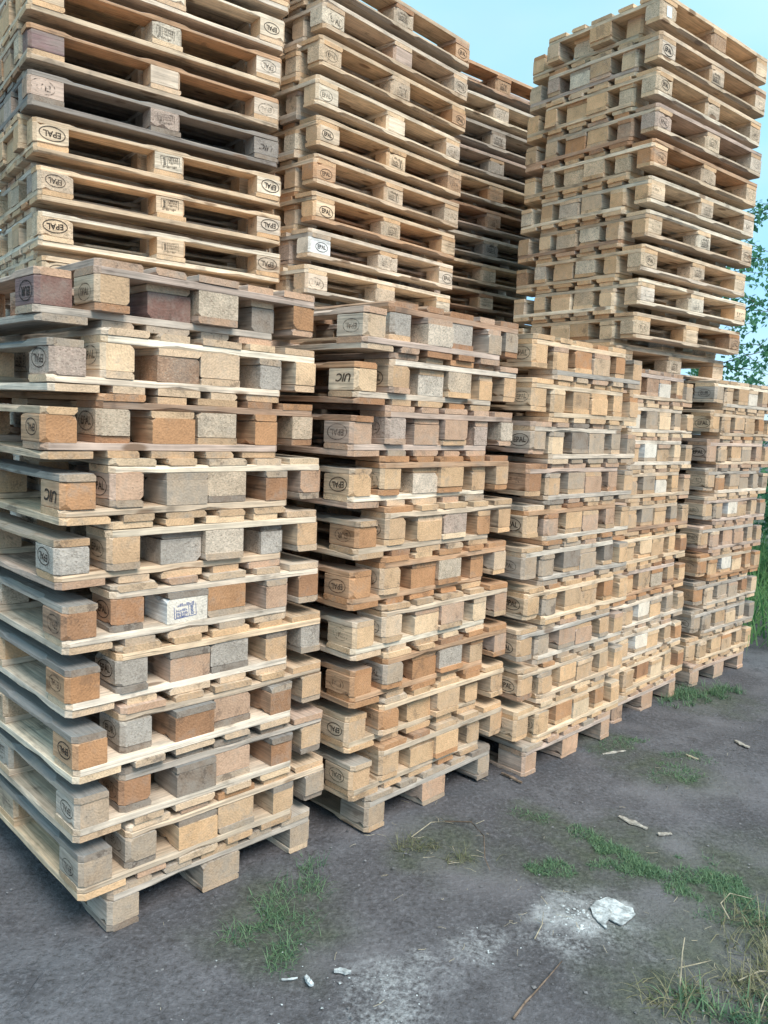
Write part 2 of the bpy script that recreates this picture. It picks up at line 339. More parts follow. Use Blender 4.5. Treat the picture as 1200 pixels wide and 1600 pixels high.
def ground():
    def axis(lo, hi, step, far):
        a = []; x = lo
        while x <= hi + 1e-6: a.append(x); x += step
        s = step; x = lo; left = []
        while x > -far: s *= 1.5; x -= s; left.append(x)
        s = step; x = hi; right = []
        while x < far: s *= 1.5; x += s; right.append(x)
        return left[::-1] + a + right
    xs = axis(-1.6, 3.4, 0.03, 500); ys = axis(1.5, 6.4, 0.03, 500)
    V = []; F = []
    for y in ys:
        for x in xs:
            near = -2.2 < x < 4 and 1 < y < 7
            n = mnoise.noise((x * 2.3, y * 2.3, 0)) * 0.012 + mnoise.noise((x * 9, y * 9, 3)) * 0.005 + mnoise.noise((x * 27, y * 27, 5)) * 0.0028 if near else 0
            V.append((x, y, gz(x, y) - 0.004 + n))
    w = len(xs)
    for j in range(len(ys) - 1):
        for i in range(w - 1): F.append((j * w + i, j * w + i + 1, (j + 1) * w + i + 1, (j + 1) * w + i))
    t = NT('trodden_dirt'); tc = t.node('ShaderNodeTexCoord'); co = tc.outputs['Object']
    big = t.noise(co, 1.3, 3, 0.6); mid = t.noise(co, 7, 5, 0.68); fine = t.noise(co, 60, 3, 0.7); grit = t.noise(co, 260, 2, 0.7)
    c = t.mix(t.ramp(t.math('ADD', big, t.math('MULTIPLY', t.math('SUBTRACT', mid, 0.5), 0.5)), 0.36, 0.66), (0.094, 0.090, 0.098), (0.172, 0.166, 0.180))
    c = t.mix(t.ramp(mid, 0.38, 0.68), c, (0.092, 0.087, 0.095))
    c = t.mix(t.math('MULTIPLY', t.ramp(fine, 0.5, 0.72), 0.55), c, (0.225, 0.22, 0.240))
    c = t.mix(t.math('MULTIPLY', t.ramp(fine, 0.5, 0.3), 0.6), c, (0.05, 0.045, 0.043))
    gr = t.node('ShaderNodeTexVoronoi'); t.set(gr.inputs['Vector'], co); gr.inputs['Scale'].default_value = 170
    gs = t.node('ShaderNodeSeparateColor'); t.l.new(gr.outputs['Color'], gs.inputs[0])
    spk = t.math('MULTIPLY', t.ramp(gs.outputs[0], 0.93, 0.97), t.ramp(gr.outputs['Distance'], 0.42, 0.2))
    c = t.mix(t.math('MULTIPLY', spk, 0.4), c, (0.36, 0.36, 0.375))
    ce = t.voro(co, 5.5, 'Distance', 'DISTANCE_TO_EDGE')
    crk = t.math('MULTIPLY', t.ramp(t.math('ADD', ce, t.math('MULTIPLY', t.math('SUBTRACT', fine, 0.5), 0.05)), 0.016, 0.003), t.math('MULTIPLY', t.ramp(t.vmath('DISTANCE', co, (-0.75, 2.15, 0.0)), 0.55, 0.25), t.ramp(mid, 0.45, 0.6)))
    c = t.mix(t.math('MULTIPLY', crk, 0.12), c, (0.045, 0.042, 0.044))
    # damp brown earth and moss round the weeds, pale lime powder spilt on the dirt
    def blobs(pts, vec):
        tot = None
        for x, y, r in pts:
            d = t.vmath('DISTANCE', vec, (x, y, 0.0))
            b = t.ramp(d, r, r * 0.15)
            tot = b if tot is None else t.math('MAXIMUM', tot, b)
        return tot
    flat = t.vmath('MULTIPLY', co, (1, 1, 0))
    nz = t.node('ShaderNodeTexNoise'); t.set(nz.inputs['Vector'], flat); nz.inputs['Scale'].default_value = 5; nz.inputs['Detail'].default_value = 4
    warp = t.vmath('ADD', flat, t.vmath('MULTIPLY', t.vmath('SUBTRACT', nz.outputs['Color'], (0.5, 0.5, 0.5)), (0.45, 0.45, 0.0)))
    moss = blobs([(0.95, 2.95, 0.42), (1.25, 2.75, 0.45), (1.05, 2.35, 0.5), (1.5, 2.9, 0.35), (-0.28, 2.42, 0.34), (0.75, 3.1, 0.26), (1.0, 2.86, 0.26), (1.2, 2.62, 0.34), (0.72, 2.78, 0.28), (1.47, 3.7, 0.38), (1.2, 4.05, 0.3), (0.95, 2.2, 0.40), (1.3, 2.4, 0.45), (2.1, 5.0, 0.5), (0.3, 2.85, 0.3)], warp)
    c = t.mix(t.math('MULTIPLY', moss, t.ramp(mid, 0.3, 0.6, 0.40, 0.85)), c, t.mix(t.ramp(fine, 0.35, 0.65), (0.055, 0.066, 0.046), (0.105, 0.118, 0.080)))
    c = t.mix(t.math('MULTIPLY', t.ramp(t.noise(co, 2.1, 2, 0.5), 0.50, 0.68), 0.5), c, (0.215, 0.205, 0.220))
    lime = blobs([(0.72, 2.48, 0.26), (0.80, 2.50, 0.16), (0.08, 2.13, 0.20), (0.22, 2.24, 0.12), (0.38, 2.31, 0.14), (0.06, 2.00, 0.22), (0.62, 2.33, 0.16)], warp)
    lf = t.math('MULTIPLY', lime, t.ramp(t.math('ADD', t.math('MULTIPLY', fine, 0.6), t.math('MULTIPLY', mid, 0.5)), 0.43, 0.74))
    lf = t.math('MULTIPLY', lf, 0.72)
    core = blobs([(0.70, 2.485, 0.15), (0.77, 2.47, 0.12), (0.83, 2.52, 0.11)], warp)
    lf = t.math('MAXIMUM', lf, t.math('MULTIPLY', core, t.ramp(fine, 0.25, 0.6, 0.45, 0.95)))
    c = t.mix(lf, c, (0.47, 0.48, 0.495))
    t.l.new(c, t.b.inputs['Base Color']); t.b.inputs['Roughness'].default_value = 0.93
    t.bump(t.math('ADD', t.math('MULTIPLY', fine, 0.8), t.math('ADD', t.math('MULTIPLY', grit, 0.35), t.math('ADD', mid, t.math('SUBTRACT', spk, t.math('MULTIPLY', crk, 0.25))))), 0.8, 0.014)
    o = link('ground', mesh_of('ground', V, F, t.m, True))
    tag(o, 'trodden grey-brown dirt yard strewn with grit', 'ground', kind='structure')
ground()

# ------------------------------------------------------------------ pieces of a pallet (grain along local X)
def board_mesh(name, L, W, T, seed, mat, ch=0.0, ends=(-1, 1), skid=False, rough=0.0012, nseg=10, chips=4, bev=0.0009, big=0.0095):
    r = random.Random(seed)
    xs = [-L / 2 + L * i / nseg for i in range(nseg + 1)]
    if ch:
        for e in ends: xs.append(e * (L / 2 - ch))
    if skid: xs += [e * q for e in (-1, 1) for q in (0.078, 0.118, 0.41, 0.45)]
    xs = sorted(set(round(x, 5) for x in xs))
    xs = [x for i, x in enumerate(xs) if i == 0 or x - xs[i - 1] > 0.004]
    bow = r.uniform(-1, 1) * 0.0012 * (L > 0.3); tw = r.uniform(-1, 1) * 0.0010 * (L > 0.3)
    chip = {}
    for _ in range(chips):
        if r.random() < 0.8: chip[(r.choice((0, len(xs) - 1, r.randrange(len(xs)))), r.randrange(4))] = r.uniform(0.003, big)
    if L > 0.3 and r.random() < 0.4:
        i0 = r.randrange(len(xs) - 3); ed = r.randrange(4)
        for q in range(i0, min(len(xs), i0 + r.randrange(3, 6))): chip[(q, ed)] = r.uniform(0.004, 0.0095)
    V = []; F = []
    for i, x in enumerate(xs):
        y0, y1 = -W / 2 + r.uniform(-rough, rough), W / 2 + r.uniform(-rough, rough)
        if ch:
            for e in ends:
                d = L / 2 - e * x
                if d < ch: y1 = W / 2 - (ch - d)
        f = 2 * x / L
        zb = bow * (f * f - 0.3)
        b = [bev + r.random() * bev + chip.get((i, k), 0) for k in range(4)]   # y0z0, y1z0, y1z1, y0z1
        z0, z1 = -T / 2, T / 2
        zc0, zc1 = b[0], b[1]
        if skid:
            a = abs(x)
            if 0.1 < a < 0.42: b[0] = b[1] = 0.020; zc0 = zc1 = 0.011
        def zz(z, y): return z + zb + tw * f * (y / (W / 2))
        ring = [(y0 + b[0], z0), (y1 - b[1], z0), (y1, z0 + zc1), (y1, z1 - b[2]), (y1 - b[2], z1), (y0 + b[3], z1), (y0, z1 - b[3]), (y0, z0 + zc0)]
        xe = x + (r.uniform(-1, 1) * 0.0012 if i in (0, len(xs) - 1) else 0)
        V += [(xe, y, zz(z, y)) for y, z in ring]
    for i in range(len(xs) - 1):
        for k in range(8):
            a, b2 = i * 8 + k, i * 8 + (k + 1) % 8
            F.append((a, a + 8, b2 + 8, b2))
    F.append(tuple(range(8))); n = (len(xs) - 1) * 8; F.append(tuple(n + k for k in range(7, -1, -1)))
    V = V; me = mesh_of(name, V, F, mat)
    bm = bmesh.new(); bm.from_mesh(me); bmesh.ops.recalc_face_normals(bm, faces=bm.faces); bm.to_mesh(me); bm.free()
    return me

NV = 9
T_B = 0.0212
M = {}
for i in range(NV):
    M['deck_outer', i] = board_mesh('deck_board_outer', 1.2, 0.145, T_B, 1000 + i, MAT['wood'], 0.016)
    M['deck_mid', i] = board_mesh('deck_board_middle', 1.2, 0.145, T_B, 1100 + i, MAT['wood'])
    M['deck_narrow', i] = board_mesh('deck_board_narrow', 1.2, 0.100, T_B, 1200 + i, MAT['wood'])
    M['str_outer', i] = board_mesh('stringer_outer', 0.8, 0.145, T_B, 1300 + i, MAT['wood'], 0.016)
    M['str_mid', i] = board_mesh('stringer_middle', 0.8, 0.145, T_B, 1400 + i, MAT['wood'])
    M['skid_outer', i] = board_mesh('bottom_board_outer', 1.2, 0.100, T_B, 1500 + i, MAT['skid'], 0.014, skid=True)
    M['skid_mid', i] = board_mesh('bottom_board_middle', 1.2, 0.145, T_B, 1600 + i, MAT['skid'], skid=True)
    for kind in ('wood', 'chip'):
        q = 200 if kind == 'chip' else 150; rg = 0.0011 if kind == 'chip' else 0.0006
        M['block_corner_' + kind, i] = board_mesh('block_corner_' + kind, 0.145, 0.100, 0.0775, q + i, MAT[kind], 0.013, (1,), rough=rg, nseg=5, chips=4, bev=0.0013, big=0.016)
        M['block_mid_' + kind, i] = board_mesh('block_middle_' + kind, 0.145, 0.145, 0.0775, q + 20 + i, MAT[kind], rough=rg, nseg=5, chips=4, bev=0.0013, big=0.016)

# stamped marks on the blocks (thin print, x to the right, z up, facing -y)
def text_faces(s, size, shear=0.0, bold=0.0, sx=1.0):
    cu = bpy.data.curves.new('txt', 'FONT'); cu.body = s; cu.size = size; cu.shear = shear; cu.offset = bold
    cu.align_x = 'CENTER'; cu.align_y = 'CENTER'; cu.resolution_u = 3
    o = bpy.data.objects.new('txt', cu); COL.objects.link(o)
    bpy.context.view_layer.update()
    me = bpy.data.meshes.new_from_object(o.evaluated_get(bpy.context.evaluated_depsgraph_get()))
    V = [(v.co.x * sx, 0, v.co.y) for v in me.vertices]; F = [tuple(p.vertices) for p in me.polygons]
    bpy.data.objects.remove(o); bpy.data.curves.remove(cu); bpy.data.meshes.remove(me)
    return V, F
def oval(V, F, a, b, w, n=36):
    k = len(V)
    for i in range(n):
        t = 2 * math.pi * i / n
        V.append((a * math.cos(t), 0, b * math.sin(t))); V.append(((a - w) * math.cos(t), 0, (b - w) * math.sin(t)))
    for i in range(n):
        p, q = k + 2 * i, k + 2 * ((i + 1) % n)
        F.append((p, q, q + 1, p + 1))
def rect(V, F, x0, z0, x1, z1):
    k = len(V); V += [(x0, 0, z0), (x1, 0, z0), (x1, 0, z1), (x0, 0, z1)]; F.append((k, k + 1, k + 2, k + 3))
def make_stamps():
    V, F = text_faces('EPAL', 0.034, 0, 0.0007, 0.92); oval(V, F, 0.050, 0.029, 0.0036); M['epal'] = mesh_of('oval_stamp', V, F, MAT['ink'])
    V, F = text_faces('EUR', 0.036, 0, 0.0009, 1.0); oval(V, F, 0.050, 0.030, 0.0032); M['eur'] = mesh_of('oval_stamp', V, F, MAT['ink'])
    V, F = text_faces('UIC', 0.044, 0.25, 0.0012, 1.15); M['uic'] = mesh_of('slanted_stamp', V, F, MAT['ink'])
    r = random.Random(3)
    V, F = [], []   # treatment mark: a box of small illegible print with a wheat-ear column
    for (x0, z0, x1, z1) in ((-0.046, -0.024, -0.0438, 0.018), (-0.046, -0.024, 0.046, -0.022), (0.014, -0.024, 0.0160, 0.018), (0.044, -0.024, 0.046, 0.018)): rect(V, F, x0, z0, x1, z1)
    for row, z in ((0, 0.022), (1, 0.004), (2, -0.008), (3, -0.018)):
        x = -0.038 if row else -0.03
        while x < (0.008 if row else 0.035):
            w = r.uniform(0.0016, 0.0034); hh = 0.0045 if row else 0.0055
            rect(V, F, x, z - hh, x + w, z + hh * r.choice((0.2, 1.0))); x += w + r.uniform(0.0012, 0.0030)
    for k in range(7):
        z = -0.018 + k * 0.005
        rect(V, F, 0.022, z, 0.022 + r.uniform(0.008, 0.018), z + 0.0026)
    M['mark'] = mesh_of('treatment_mark', V, F, MAT['ink'])
    M['bluemark'] = mesh_of('blue_mark', V, F, MAT['blueink'])
    V, F = [], []; rect(V, F, -0.026, -0.030, 0.026, 0.030); M['paper'] = mesh_of('paper_label', V, F, MAT['paper'])
make_stamps()

# ------------------------------------------------------------------ tones of the timber
TONE = {'fresh': (0.690, 0.508, 0.345, 0.08), 'tan': (0.600, 0.450, 0.320, 0.22), 'pale': (0.690, 0.560, 0.440, 0.20), 'cream': (0.780, 0.635, 0.480, 0.05),
        'orange': (0.515, 0.310, 0.185, 0.14), 'brown': (0.420, 0.255, 0.165, 0.22), 'pink': (0.560, 0.410, 0.325, 0.26), 'grey': (0.500, 0.420, 0.350, 0.45),
        'dgrey': (0.265, 0.225, 0.200, 0.65), 'purple': (0.240, 0.150, 0.140, 0.35), 'white': (0.800, 0.790, 0.770, 0.03)}
WORD = {'fresh': 'light tan', 'tan': 'tan', 'pale': 'pale', 'cream': 'cream', 'orange': 'orange-brown', 'brown': 'brown', 'pink': 'pinkish-brown', 'grey': 'weathered grey', 'dgrey': 'dark grey'}
NEAR = {'fresh': ['tan', 'cream', 'fresh', 'orange', 'pale'], 'tan': ['fresh', 'pink', 'orange', 'pale', 'brown'], 'pale': ['tan', 'cream', 'grey', 'pink'], 'cream': ['fresh', 'pale', 'tan'],
        'orange': ['tan', 'brown', 'fresh', 'orange'], 'brown': ['orange', 'pink', 'tan', 'grey'], 'pink': ['tan', 'brown', 'grey', 'pale'], 'grey': ['pink', 'dgrey', 'pale', 'tan'], 'dgrey': ['grey', 'grey', 'pink']}
def colour(tone, r, spread=0.13):
    c = TONE[tone]; k = 1 + r.uniform(-spread, spread * 0.8); h = r.uniform(-0.03, 0.03)
    return (c[0] * k * (1 + h), c[1] * k, c[2] * k * (1 - h), max(0, min(1, c[3] + r.uniform(-0.15, 0.2))))
def pick(tone, r, p=0.62): return tone if r.random() < p else r.choice(NEAR[tone])

FLIP = TR(0, 0, 0.144) @ Matrix.Rotation(math.pi, 4, 'Y')
HP = math.pi / 2

def pallet(world, inverted, tone, seed, label, group, blocks=None, stamps=(), boards=None):
    """one pallet: an empty at its base with 5 deck boards, 3 stringers, 9 blocks, 3 bottom boards.
    blocks: {(col,row): tone} seen from the front, stamps: {(col,row): mark} on the face towards -x"""
    r = random.Random(seed)
    e = link('wooden_pallet', None); e.matrix_world = world; e.empty_display_size = 0.2
    tag(e, label, 'pallet', group)
    top = FLIP if inverted else Matrix.Identity(4)
    sgn = -1 if inverted else 1                       # canonical column of a column seen in the world
    blocks = blocks or {}; boards = boards or {}; stamps = stamps or {}
    def part(name, key, mat, col, j=0.0020, ja=0.002):
        jit = TR(r.uniform(-j, j), r.uniform(-j, j), 0) @ RZ(r.uniform(-ja, ja)) @ Matrix.Rotation(r.uniform(-0.0022, 0.0022), 4, 'Y')
        o = link(name, M[key, r.randrange(NV)], e, top @ mat @ jit); o.color = col; return o
    bt = boards.get('deck', tone)
    for x, key, rot in ((-0.3275, 'deck_outer', HP), (-0.16375, 'deck_narrow', HP), (0, 'deck_mid', HP), (0.16375, 'deck_narrow', -HP), (0.3275, 'deck_outer', -HP)):
        part('deck_board', key, TR(x, r.uniform(-0.003, 0.004), 0.133) @ RZ(rot), colour(pick(bt, r), r))
    st = boards.get('stringer')
    for y, key, rot in ((-0.5275, 'str_outer', math.pi), (0, 'str_mid', 0), (0.5275, 'str_outer', 0)):
        part('stringer_board', key, TR(0, y, 0.111) @ RZ(rot), colour(st if st and y < 0 else pick(bt, r, 0.7), r))
    sk = boards.get('skid', tone)
    for x, key, rot in ((-0.35, 'skid_outer', HP), (0, 'skid_mid', HP), (0.35, 'skid_outer', -HP)):
        part('bottom_board', key, TR(x, r.uniform(-0.003, 0.003), 0.011) @ RZ(rot), colour(pick(sk, r), r))
    for ix in (-1, 0, 1):
        for iy in (-1, 0, 1):
            spec = blocks.get((ix * sgn, iy)) or (('c' if r.random() < 0.34 else '') + ':' + pick(tone, r, 0.5))
            kind, tn = spec.split(':') if ':' in spec else ('', spec)
            chip = kind == 'c'
            wide = ix == 0
            key = ('block_mid_' if wide else 'block_corner_') + ('chip' if chip else 'wood')
            rot = HP if ix <= 0 else -HP
            m = TR(0.35 * ix, 0.5275 * iy, 0.061) @ RZ(rot)
            want = 1 if ix <= 0 else -1               # the chamfered end sits at +y for the left column
            if not wide and iy != 0 and iy != want: m = m @ Matrix.Rotation(math.pi, 4, 'Y')
            o = part('block', key, m, colour(tn, r, 0.10), 0.0032, 0.016)
            mk = stamps.get((ix * sgn, iy))
            if mk:
                face = -sgn                            # canonical x side that looks towards -x in the world
                half = 0.0725 if wide else 0.05
                n = Vector((face, 0, 0)); right = -n.cross(Vector((0, 0, 1)))
                ms = Matrix(((right.x, -n.x, 0, 0.35 * ix + face * (half + 0.0016)), (right.y, -n.y, 0, 0.5275 * iy), (0, 0, 1, 0.060), (0, 0, 0, 1)))
                if mk.endswith('-end'):                # printed on the short face towards -y instead
                    mk = mk[:-4]
                    ms = Matrix(((1, 0, 0, 0.35 * ix), (0, 1, 0, -0.6016), (0, 0, 1, 0.060), (0, 0, 0, 1)))
                    if inverted: ms = Matrix(((-1, 0, 0, 0.35 * ix), (0, 1, 0, -0.6016), (0, 0, -1, 0.060), (0, 0, 0, 1)))
                a = r.uniform(-0.09, 0.09); sc = r.uniform(0.82, 1.08)
                rolled = TR(r.uniform(-0.012, 0.012), 0, r.uniform(-0.007, 0.007)) @ Matrix.Rotation(a, 4, 'Y') @ Matrix.Diagonal((sc * r.uniform(0.92, 1.05), 1, sc, 1))
                q = link('paper_label' if mk == 'paper' else 'stamp', M[mk], o, (m.inverted() @ ms) @ rolled)
                q.color = (0, 0, 0, 1 if mk == 'paper' else 0.15 if mk == 'bluemark' else r.uniform(0.0, 0.8 if group.endswith(('nearest front stack', 'upper left')) else 1.1))
    return e

ORD = ['first', 'second', 'third', 'fourth', 'fifth', 'sixth', 'seventh', 'eighth', 'ninth', 'tenth']
CODE = {'P': ':purple', 'T': ':tan', 'F': ':fresh', 'O': ':orange', 'G': ':grey', 'W': ':white', 'D': ':dgrey', 'K': ':pink', 'B': ':brown', 'L': ':pale', 'C': ':cream',
        't': 'c:tan', 'g': 'c:grey', 'k': 'c:pink', 'b': 'c:brown', 'l': 'c:pale', 'd': 'c:dgrey'}
# blocks on the short faces, left to right in pairs A B A B A B, from the ground up ('.' = leave to chance)
FACE = {'F1': ['GGFTTG', 'GBDKBT', 'OgBKBT', 'OgKgTg', 'BBWOKB', 'gTglgT', 'OKGtBK', 'OtOtOt', 'kCbLgC', 'PTPtDO'],
        'F2': ['TTFFTT', 'TOFTFT', 'OGOgTK', 'FLCKCK', 'OTOtOL', 'OTFkOT', 'FFlFTT', 'KkKKkl', 'FTltFT', 'LglgGG'],
        'F3': ['TFOCOF', 'TTFTTF', 'TGKKTF', 'FGTTOF', 'GGDGDF', 'TKFKKT', 'BTGKKT', 'GCDGGG', 'FFTFFT', 'FFOLOT'],
        'F4': ['FTBCFB', 'WTWFTO', 'GTWFGT', 'TFTtTF', 'TFCTFB', 'GTGFGT', 'GTGWFT', 'TTWTCT', 'TWGCGT', 'KTbWFG'],
        'F5': ['TTFTTT', 'GGTCGD', 'OLGGBC', 'OFWCOT', 'TKKKGT', 'TGWTTG', 'TOGGGG', 'KTTGKT', 'FTTTOF', 'GLTWTO']}
PTONE = {'F1': ['tan', 'grey', 'tan', 'tan', 'pale', 'pale', 'tan', 'tan', 'pale', 'pink'],
         'F2': ['tan', 'fresh', 'orange', 'pale', 'orange', 'tan', 'tan', 'pink', 'tan', 'pink'],
         'F3': ['fresh', 'tan', 'grey', 'fresh', 'grey', 'tan', 'pink', 'grey', 'fresh', 'fresh'],
         'F4': ['fresh', 'pale', 'grey', 'tan', 'fresh', 'tan', 'tan', 'pale', 'pale', 'pink'],
         'F5': ['tan', 'grey', 'grey', 'tan', 'pink', 'pale', 'grey', 'pink', 'tan', 'pale'],
         'U1': ['cream', 'cream', 'fresh', 'fresh', 'dgrey', 'tan', 'fresh', 'pale', 'fresh', 'tan'],
         'U2': ['cream', 'pale', 'fresh', 'tan', 'fresh', 'cream', 'fresh', 'pale', 'tan', 'tan'],
         'U3': ['tan', 'tan', 'tan', 'grey', 'pink', 'tan', 'grey', 'grey', 'pale', 'brown'],
         'U4': ['fresh', 'cream', 'fresh', 'cream', 'cream', 'fresh', 'tan', 'fresh', 'tan', 'fresh']}
PLACE = {'F1': 'nearest front stack', 'F2': 'second front stack', 'F3': 'third front stack', 'F4': 'fourth front stack', 'F5': 'farthest front stack',
         'U1': 'back stack at upper left', 'U2': 'back stack at upper centre', 'U3': 'shaded back stack', 'U4': 'topmost right stack'}
NPAIR = {'F1': 10, 'F2': 10, 'F3': 10, 'F4': 10, 'F5': 10, 'U1': 10, 'U2': 9, 'U3': 10, 'U4': 10}
A_FRONT = {'F1': True, 'F2': True, 'F3': False, 'F4': False, 'F5': False, 'U1': True, 'U2': False, 'U3': False, 'U4': False}
NEST = 0.1485

def spot(s, du, dv, z, long_face, ry):
    """world matrix for a pallet whose near left corner is at du,dv in the stack's frame"""
    o, u, v = frame(s); lu, lv = STACK[s][4:6]
    zs = z
    base = STACK[s][3] + (0 if s[0] == 'F' else 2.024)
    du += lu * zs; dv += lv * zs
    yaw = math.pi / 2 - STACK[s][2] + ry
    if long_face: c = o + u * (du + 0.6) + v * (dv + 0.4); yaw += math.pi / 2
    else: c = o + u * (du + 0.4) + v * (dv + 0.6)
    return TR(c.x, c.y, base + z) @ RZ(yaw)

def build_stack(s):
    r = random.Random('st' + s)
    lf = s[0] == 'U'; grp = 'pallets in the ' + PLACE[s]
    af = A_FRONT[s]
    seed0 = sum(ord(c) * 31 ** i for i, c in enumerate(s)) * 100
    # base pallet
    if s[0] == 'F' or s == 'U4':
        g = OFFS.get(s + '_g', [0, 0])
        tone = {'F1': 'grey', 'F2': 'grey', 'F3': 'pink', 'F4': 'pink', 'F5': 'pink', 'U4': 'tan'}[s]
        lab = 'single upright %s wooden pallet standing at the foot of the %s' % (WORD[tone], PLACE[s])
        st = {(-1, -1): 'epal', (-1, 1): 'epal', (-1, 0): 'mark'} if s == 'U4' else {}
        bl = {'F1': {(-1, -1): ':grey', (0, -1): ':grey', (1, -1): ':grey'}, 'F2': {(-1, -1): ':grey', (0, -1): ':pink', (1, -1): ':grey'}}.get(s, {(-1, -1): ':' + tone, (0, -1): ':' + tone, (1, -1): ':' + tone})
        pallet(spot(s, g[0], g[1], 0, lf, 0), False, tone, seed0, lab, grp, bl, st)
    for k in range(NPAIR[s]):
        z = 0.144 + 0.188 * k
        ja, jb = r.uniform(-0.014, 0.014), r.uniform(-0.014, 0.014)
        if lf:
            a = OFFS.get('%s_A%d' % (s, k)); b = OFFS.get('%s_B%d' % (s, k))
            if a is None and b is None: b = [r.uniform(-0.02, 0.02), r.uniform(-0.015, 0.015)]; b[1] += NEST if af else 0
            if a is None: a = [b[0] + r.uniform(-0.02, 0.02), b[1] + (-NEST if af else NEST)]
            if b is None: b = [a[0] + r.uniform(-0.02, 0.02), a[1] + (NEST if af else -NEST)]
            gap = (b[1] - a[1]) * (1 if af else -1)
            if gap < NEST: h = (NEST - gap) / 2 * (1 if af else -1); a = [a[0], a[1] - h]; b = [b[0], b[1] + h]
        else:
            sg = 1 if af else -1
            a = OFFS.get('%s_A%d' % (s, k)); b = OFFS.get('%s_B%d' % (s, k))
            if a is None and b is None: a = [-sg * 0.08, r.uniform(-0.01, 0.01)]
            if a is None: a = [b[0] - sg * NEST, b[1] + r.uniform(-0.015, 0.015)]
            if b is None: b = [a[0] + sg * NEST, a[1] + r.uniform(-0.015, 0.015)]
            kv = 0.75 if s in ('F1', 'F2') else 0.35
            a = [a[0], a[1] * kv]; b = [b[0], b[1] * kv]
            gap = (b[0] - a[0]) * sg
            if gap < NEST: h = (NEST - gap) / 2 * sg; a = [a[0] - h, a[1]]; b = [b[0] + h, b[1]]
        ry = r.uniform(-0.009, 0.009)
        tone = PTONE[s][k]
        for which, off, zz, inv in (('A', a, z + 0.0005, True), ('B', b, z + 0.0445, False)):
            front = (which == 'A') == af
            blk = {}
            if s in FACE:
                row = FACE[s][k]
                # letters run left to right; pallet that starts leftmost takes 0,2,4
                for c in range(3):
                    ch = row[2 * c + (0 if front else 1)]
                    if ch in CODE: blk[(c - 1, -1)] = CODE[ch]
            tn = tone if front or r.random() < 0.55 else r.choice(NEAR[tone])
            stp = {}
            if lf:
                if front:
                    stp = {(-1, 1): r.choice(('epal', 'epal', 'epal', 'epal', 'epal', 'epal', 'eur')), (-1, 0): 'mark', (-1, -1): r.choice(('epal', 'epal', 'epal', 'epal', 'epal', 'epal', 'epal', 'uic'))}
                    if r.random() < 0.15: stp.pop((-1, 0))
            else:
                stp = {(-1, -1): 'epal' if r.random() < 0.9 else 'eur', (-1, 0): 'mark'}
            brd = {}
            if s == 'F1':
                brd['skid'] = 'dgrey' if k < 4 else 'grey' if k < 7 else tn
                if which == 'A' and k == 6: stp[(-1, -1)] = 'uic'; blk[(-1, -1)] = ':orange'
                if which == 'A' and k == 4: stp[(0, -1)] = 'bluemark-end'
                if which == 'A' and k == 9: brd['stringer'] = 'grey'; brd['deck'] = 'grey'; stp[(-1, -1)] = 'eur'
                if which == 'A' and k in (1, 2, 3): brd['deck'] = 'pale'; brd['stringer'] = 'pale'
                if which == 'B' and k in (5, 6, 8): brd['stringer'] = 'cream'
            if s == 'F2':
                if which == 'A' and k == 8: stp[(-1, -1)] = 'uic'; blk[(-1, -1)] = ':cream'
                if which == 'A' and k in (3, 6): brd['stringer'] = 'cream'; brd['deck'] = 'pale'
            if s == 'F3' and k == 7: brd['stringer'] = 'pale'
            if s == 'F4' and k in (1, 2, 7, 8): brd['stringer'] = 'pale'
            if s == 'U1':
                if k == 4 and front: stp[(-1, 1)] = 'eur'; stp[(-1, -1)] = 'uic'
                if k in (1, 2, 3) and front: stp = {(-1, 1): 'epal', (-1, 0): 'mark', (-1, -1): 'epal'}
                if k == 5 and front: blk[(-1, 1)] = ':purple'; stp.pop((-1, 1), None)
            if s == 'U4' and front and k == 9: stp = {(-1, 1): 'paper'}
            if s == 'U2' and front and k in (1, 5): blk[(-1, 1)] = ':white' if k == 1 else ':cream'; blk[(-1, -1)] = ':pale'
            pose = 'upside-down' if inv else 'upright'
            where = {'F': 'pair from the ground', 'U': 'pair up'}[s[0]]
            if s == 'U4': where = 'pair from its base'
            lab = '%s %s pallet of the %s %s, %s' % (pose, WORD[tn], ORD[k], where, PLACE[s])
            pallet(spot(s, off[0], off[1], zz, lf, ry + r.uniform(-0.006, 0.006)), inv, tn, seed0 + 7 * k + (1 if inv else 2), lab, grp, blk, stp, brd)

for s in ('F1', 'F2', 'F3', 'F4', 'F5', 'U1', 'U2', 'U3', 'U4'): build_stack(s)

# the lower half of the three back stacks, out of sight behind the front row: whole pallets, one mesh each
def merged_pallet():
    V, F = [], []
    def box(cx, cy, cz, sx, sy, sz):
        k = len(V)
        for z in (-1, 1):
            for y in (-1, 1):
                for x in (-1, 1): V.append((cx + x * sx / 2, cy + y * sy / 2, cz + z * sz / 2))
        F.extend([(k, k + 2, k + 3, k + 1), (k + 4, k + 5, k + 7, k + 6), (k, k + 1, k + 5, k + 4), (k + 2, k + 6, k + 7, k + 3), (k, k + 4, k + 6, k + 2), (k + 1, k + 3, k + 7, k + 5)])
    for x, w in ((-0.3275, 0.145), (-0.16375, 0.1), (0, 0.145), (0.16375, 0.1), (0.3275, 0.145)): box(x, 0, 0.133, w, 1.2, 0.0212)
    for y in (-0.5275, 0, 0.5275): box(0, y, 0.111, 0.8, 0.145, 0.0212)
    for x, w in ((-0.35, 0.1), (0, 0.145), (0.35, 0.1)):
        box(x, 0, 0.011, w, 1.2, 0.0212)
        for y in (-0.5275, 0, 0.5275): box(x, y, 0.061, w, 0.145, 0.0775)
    return mesh_of('pallet', V, F, MAT['wood'])
MP = merged_pallet()
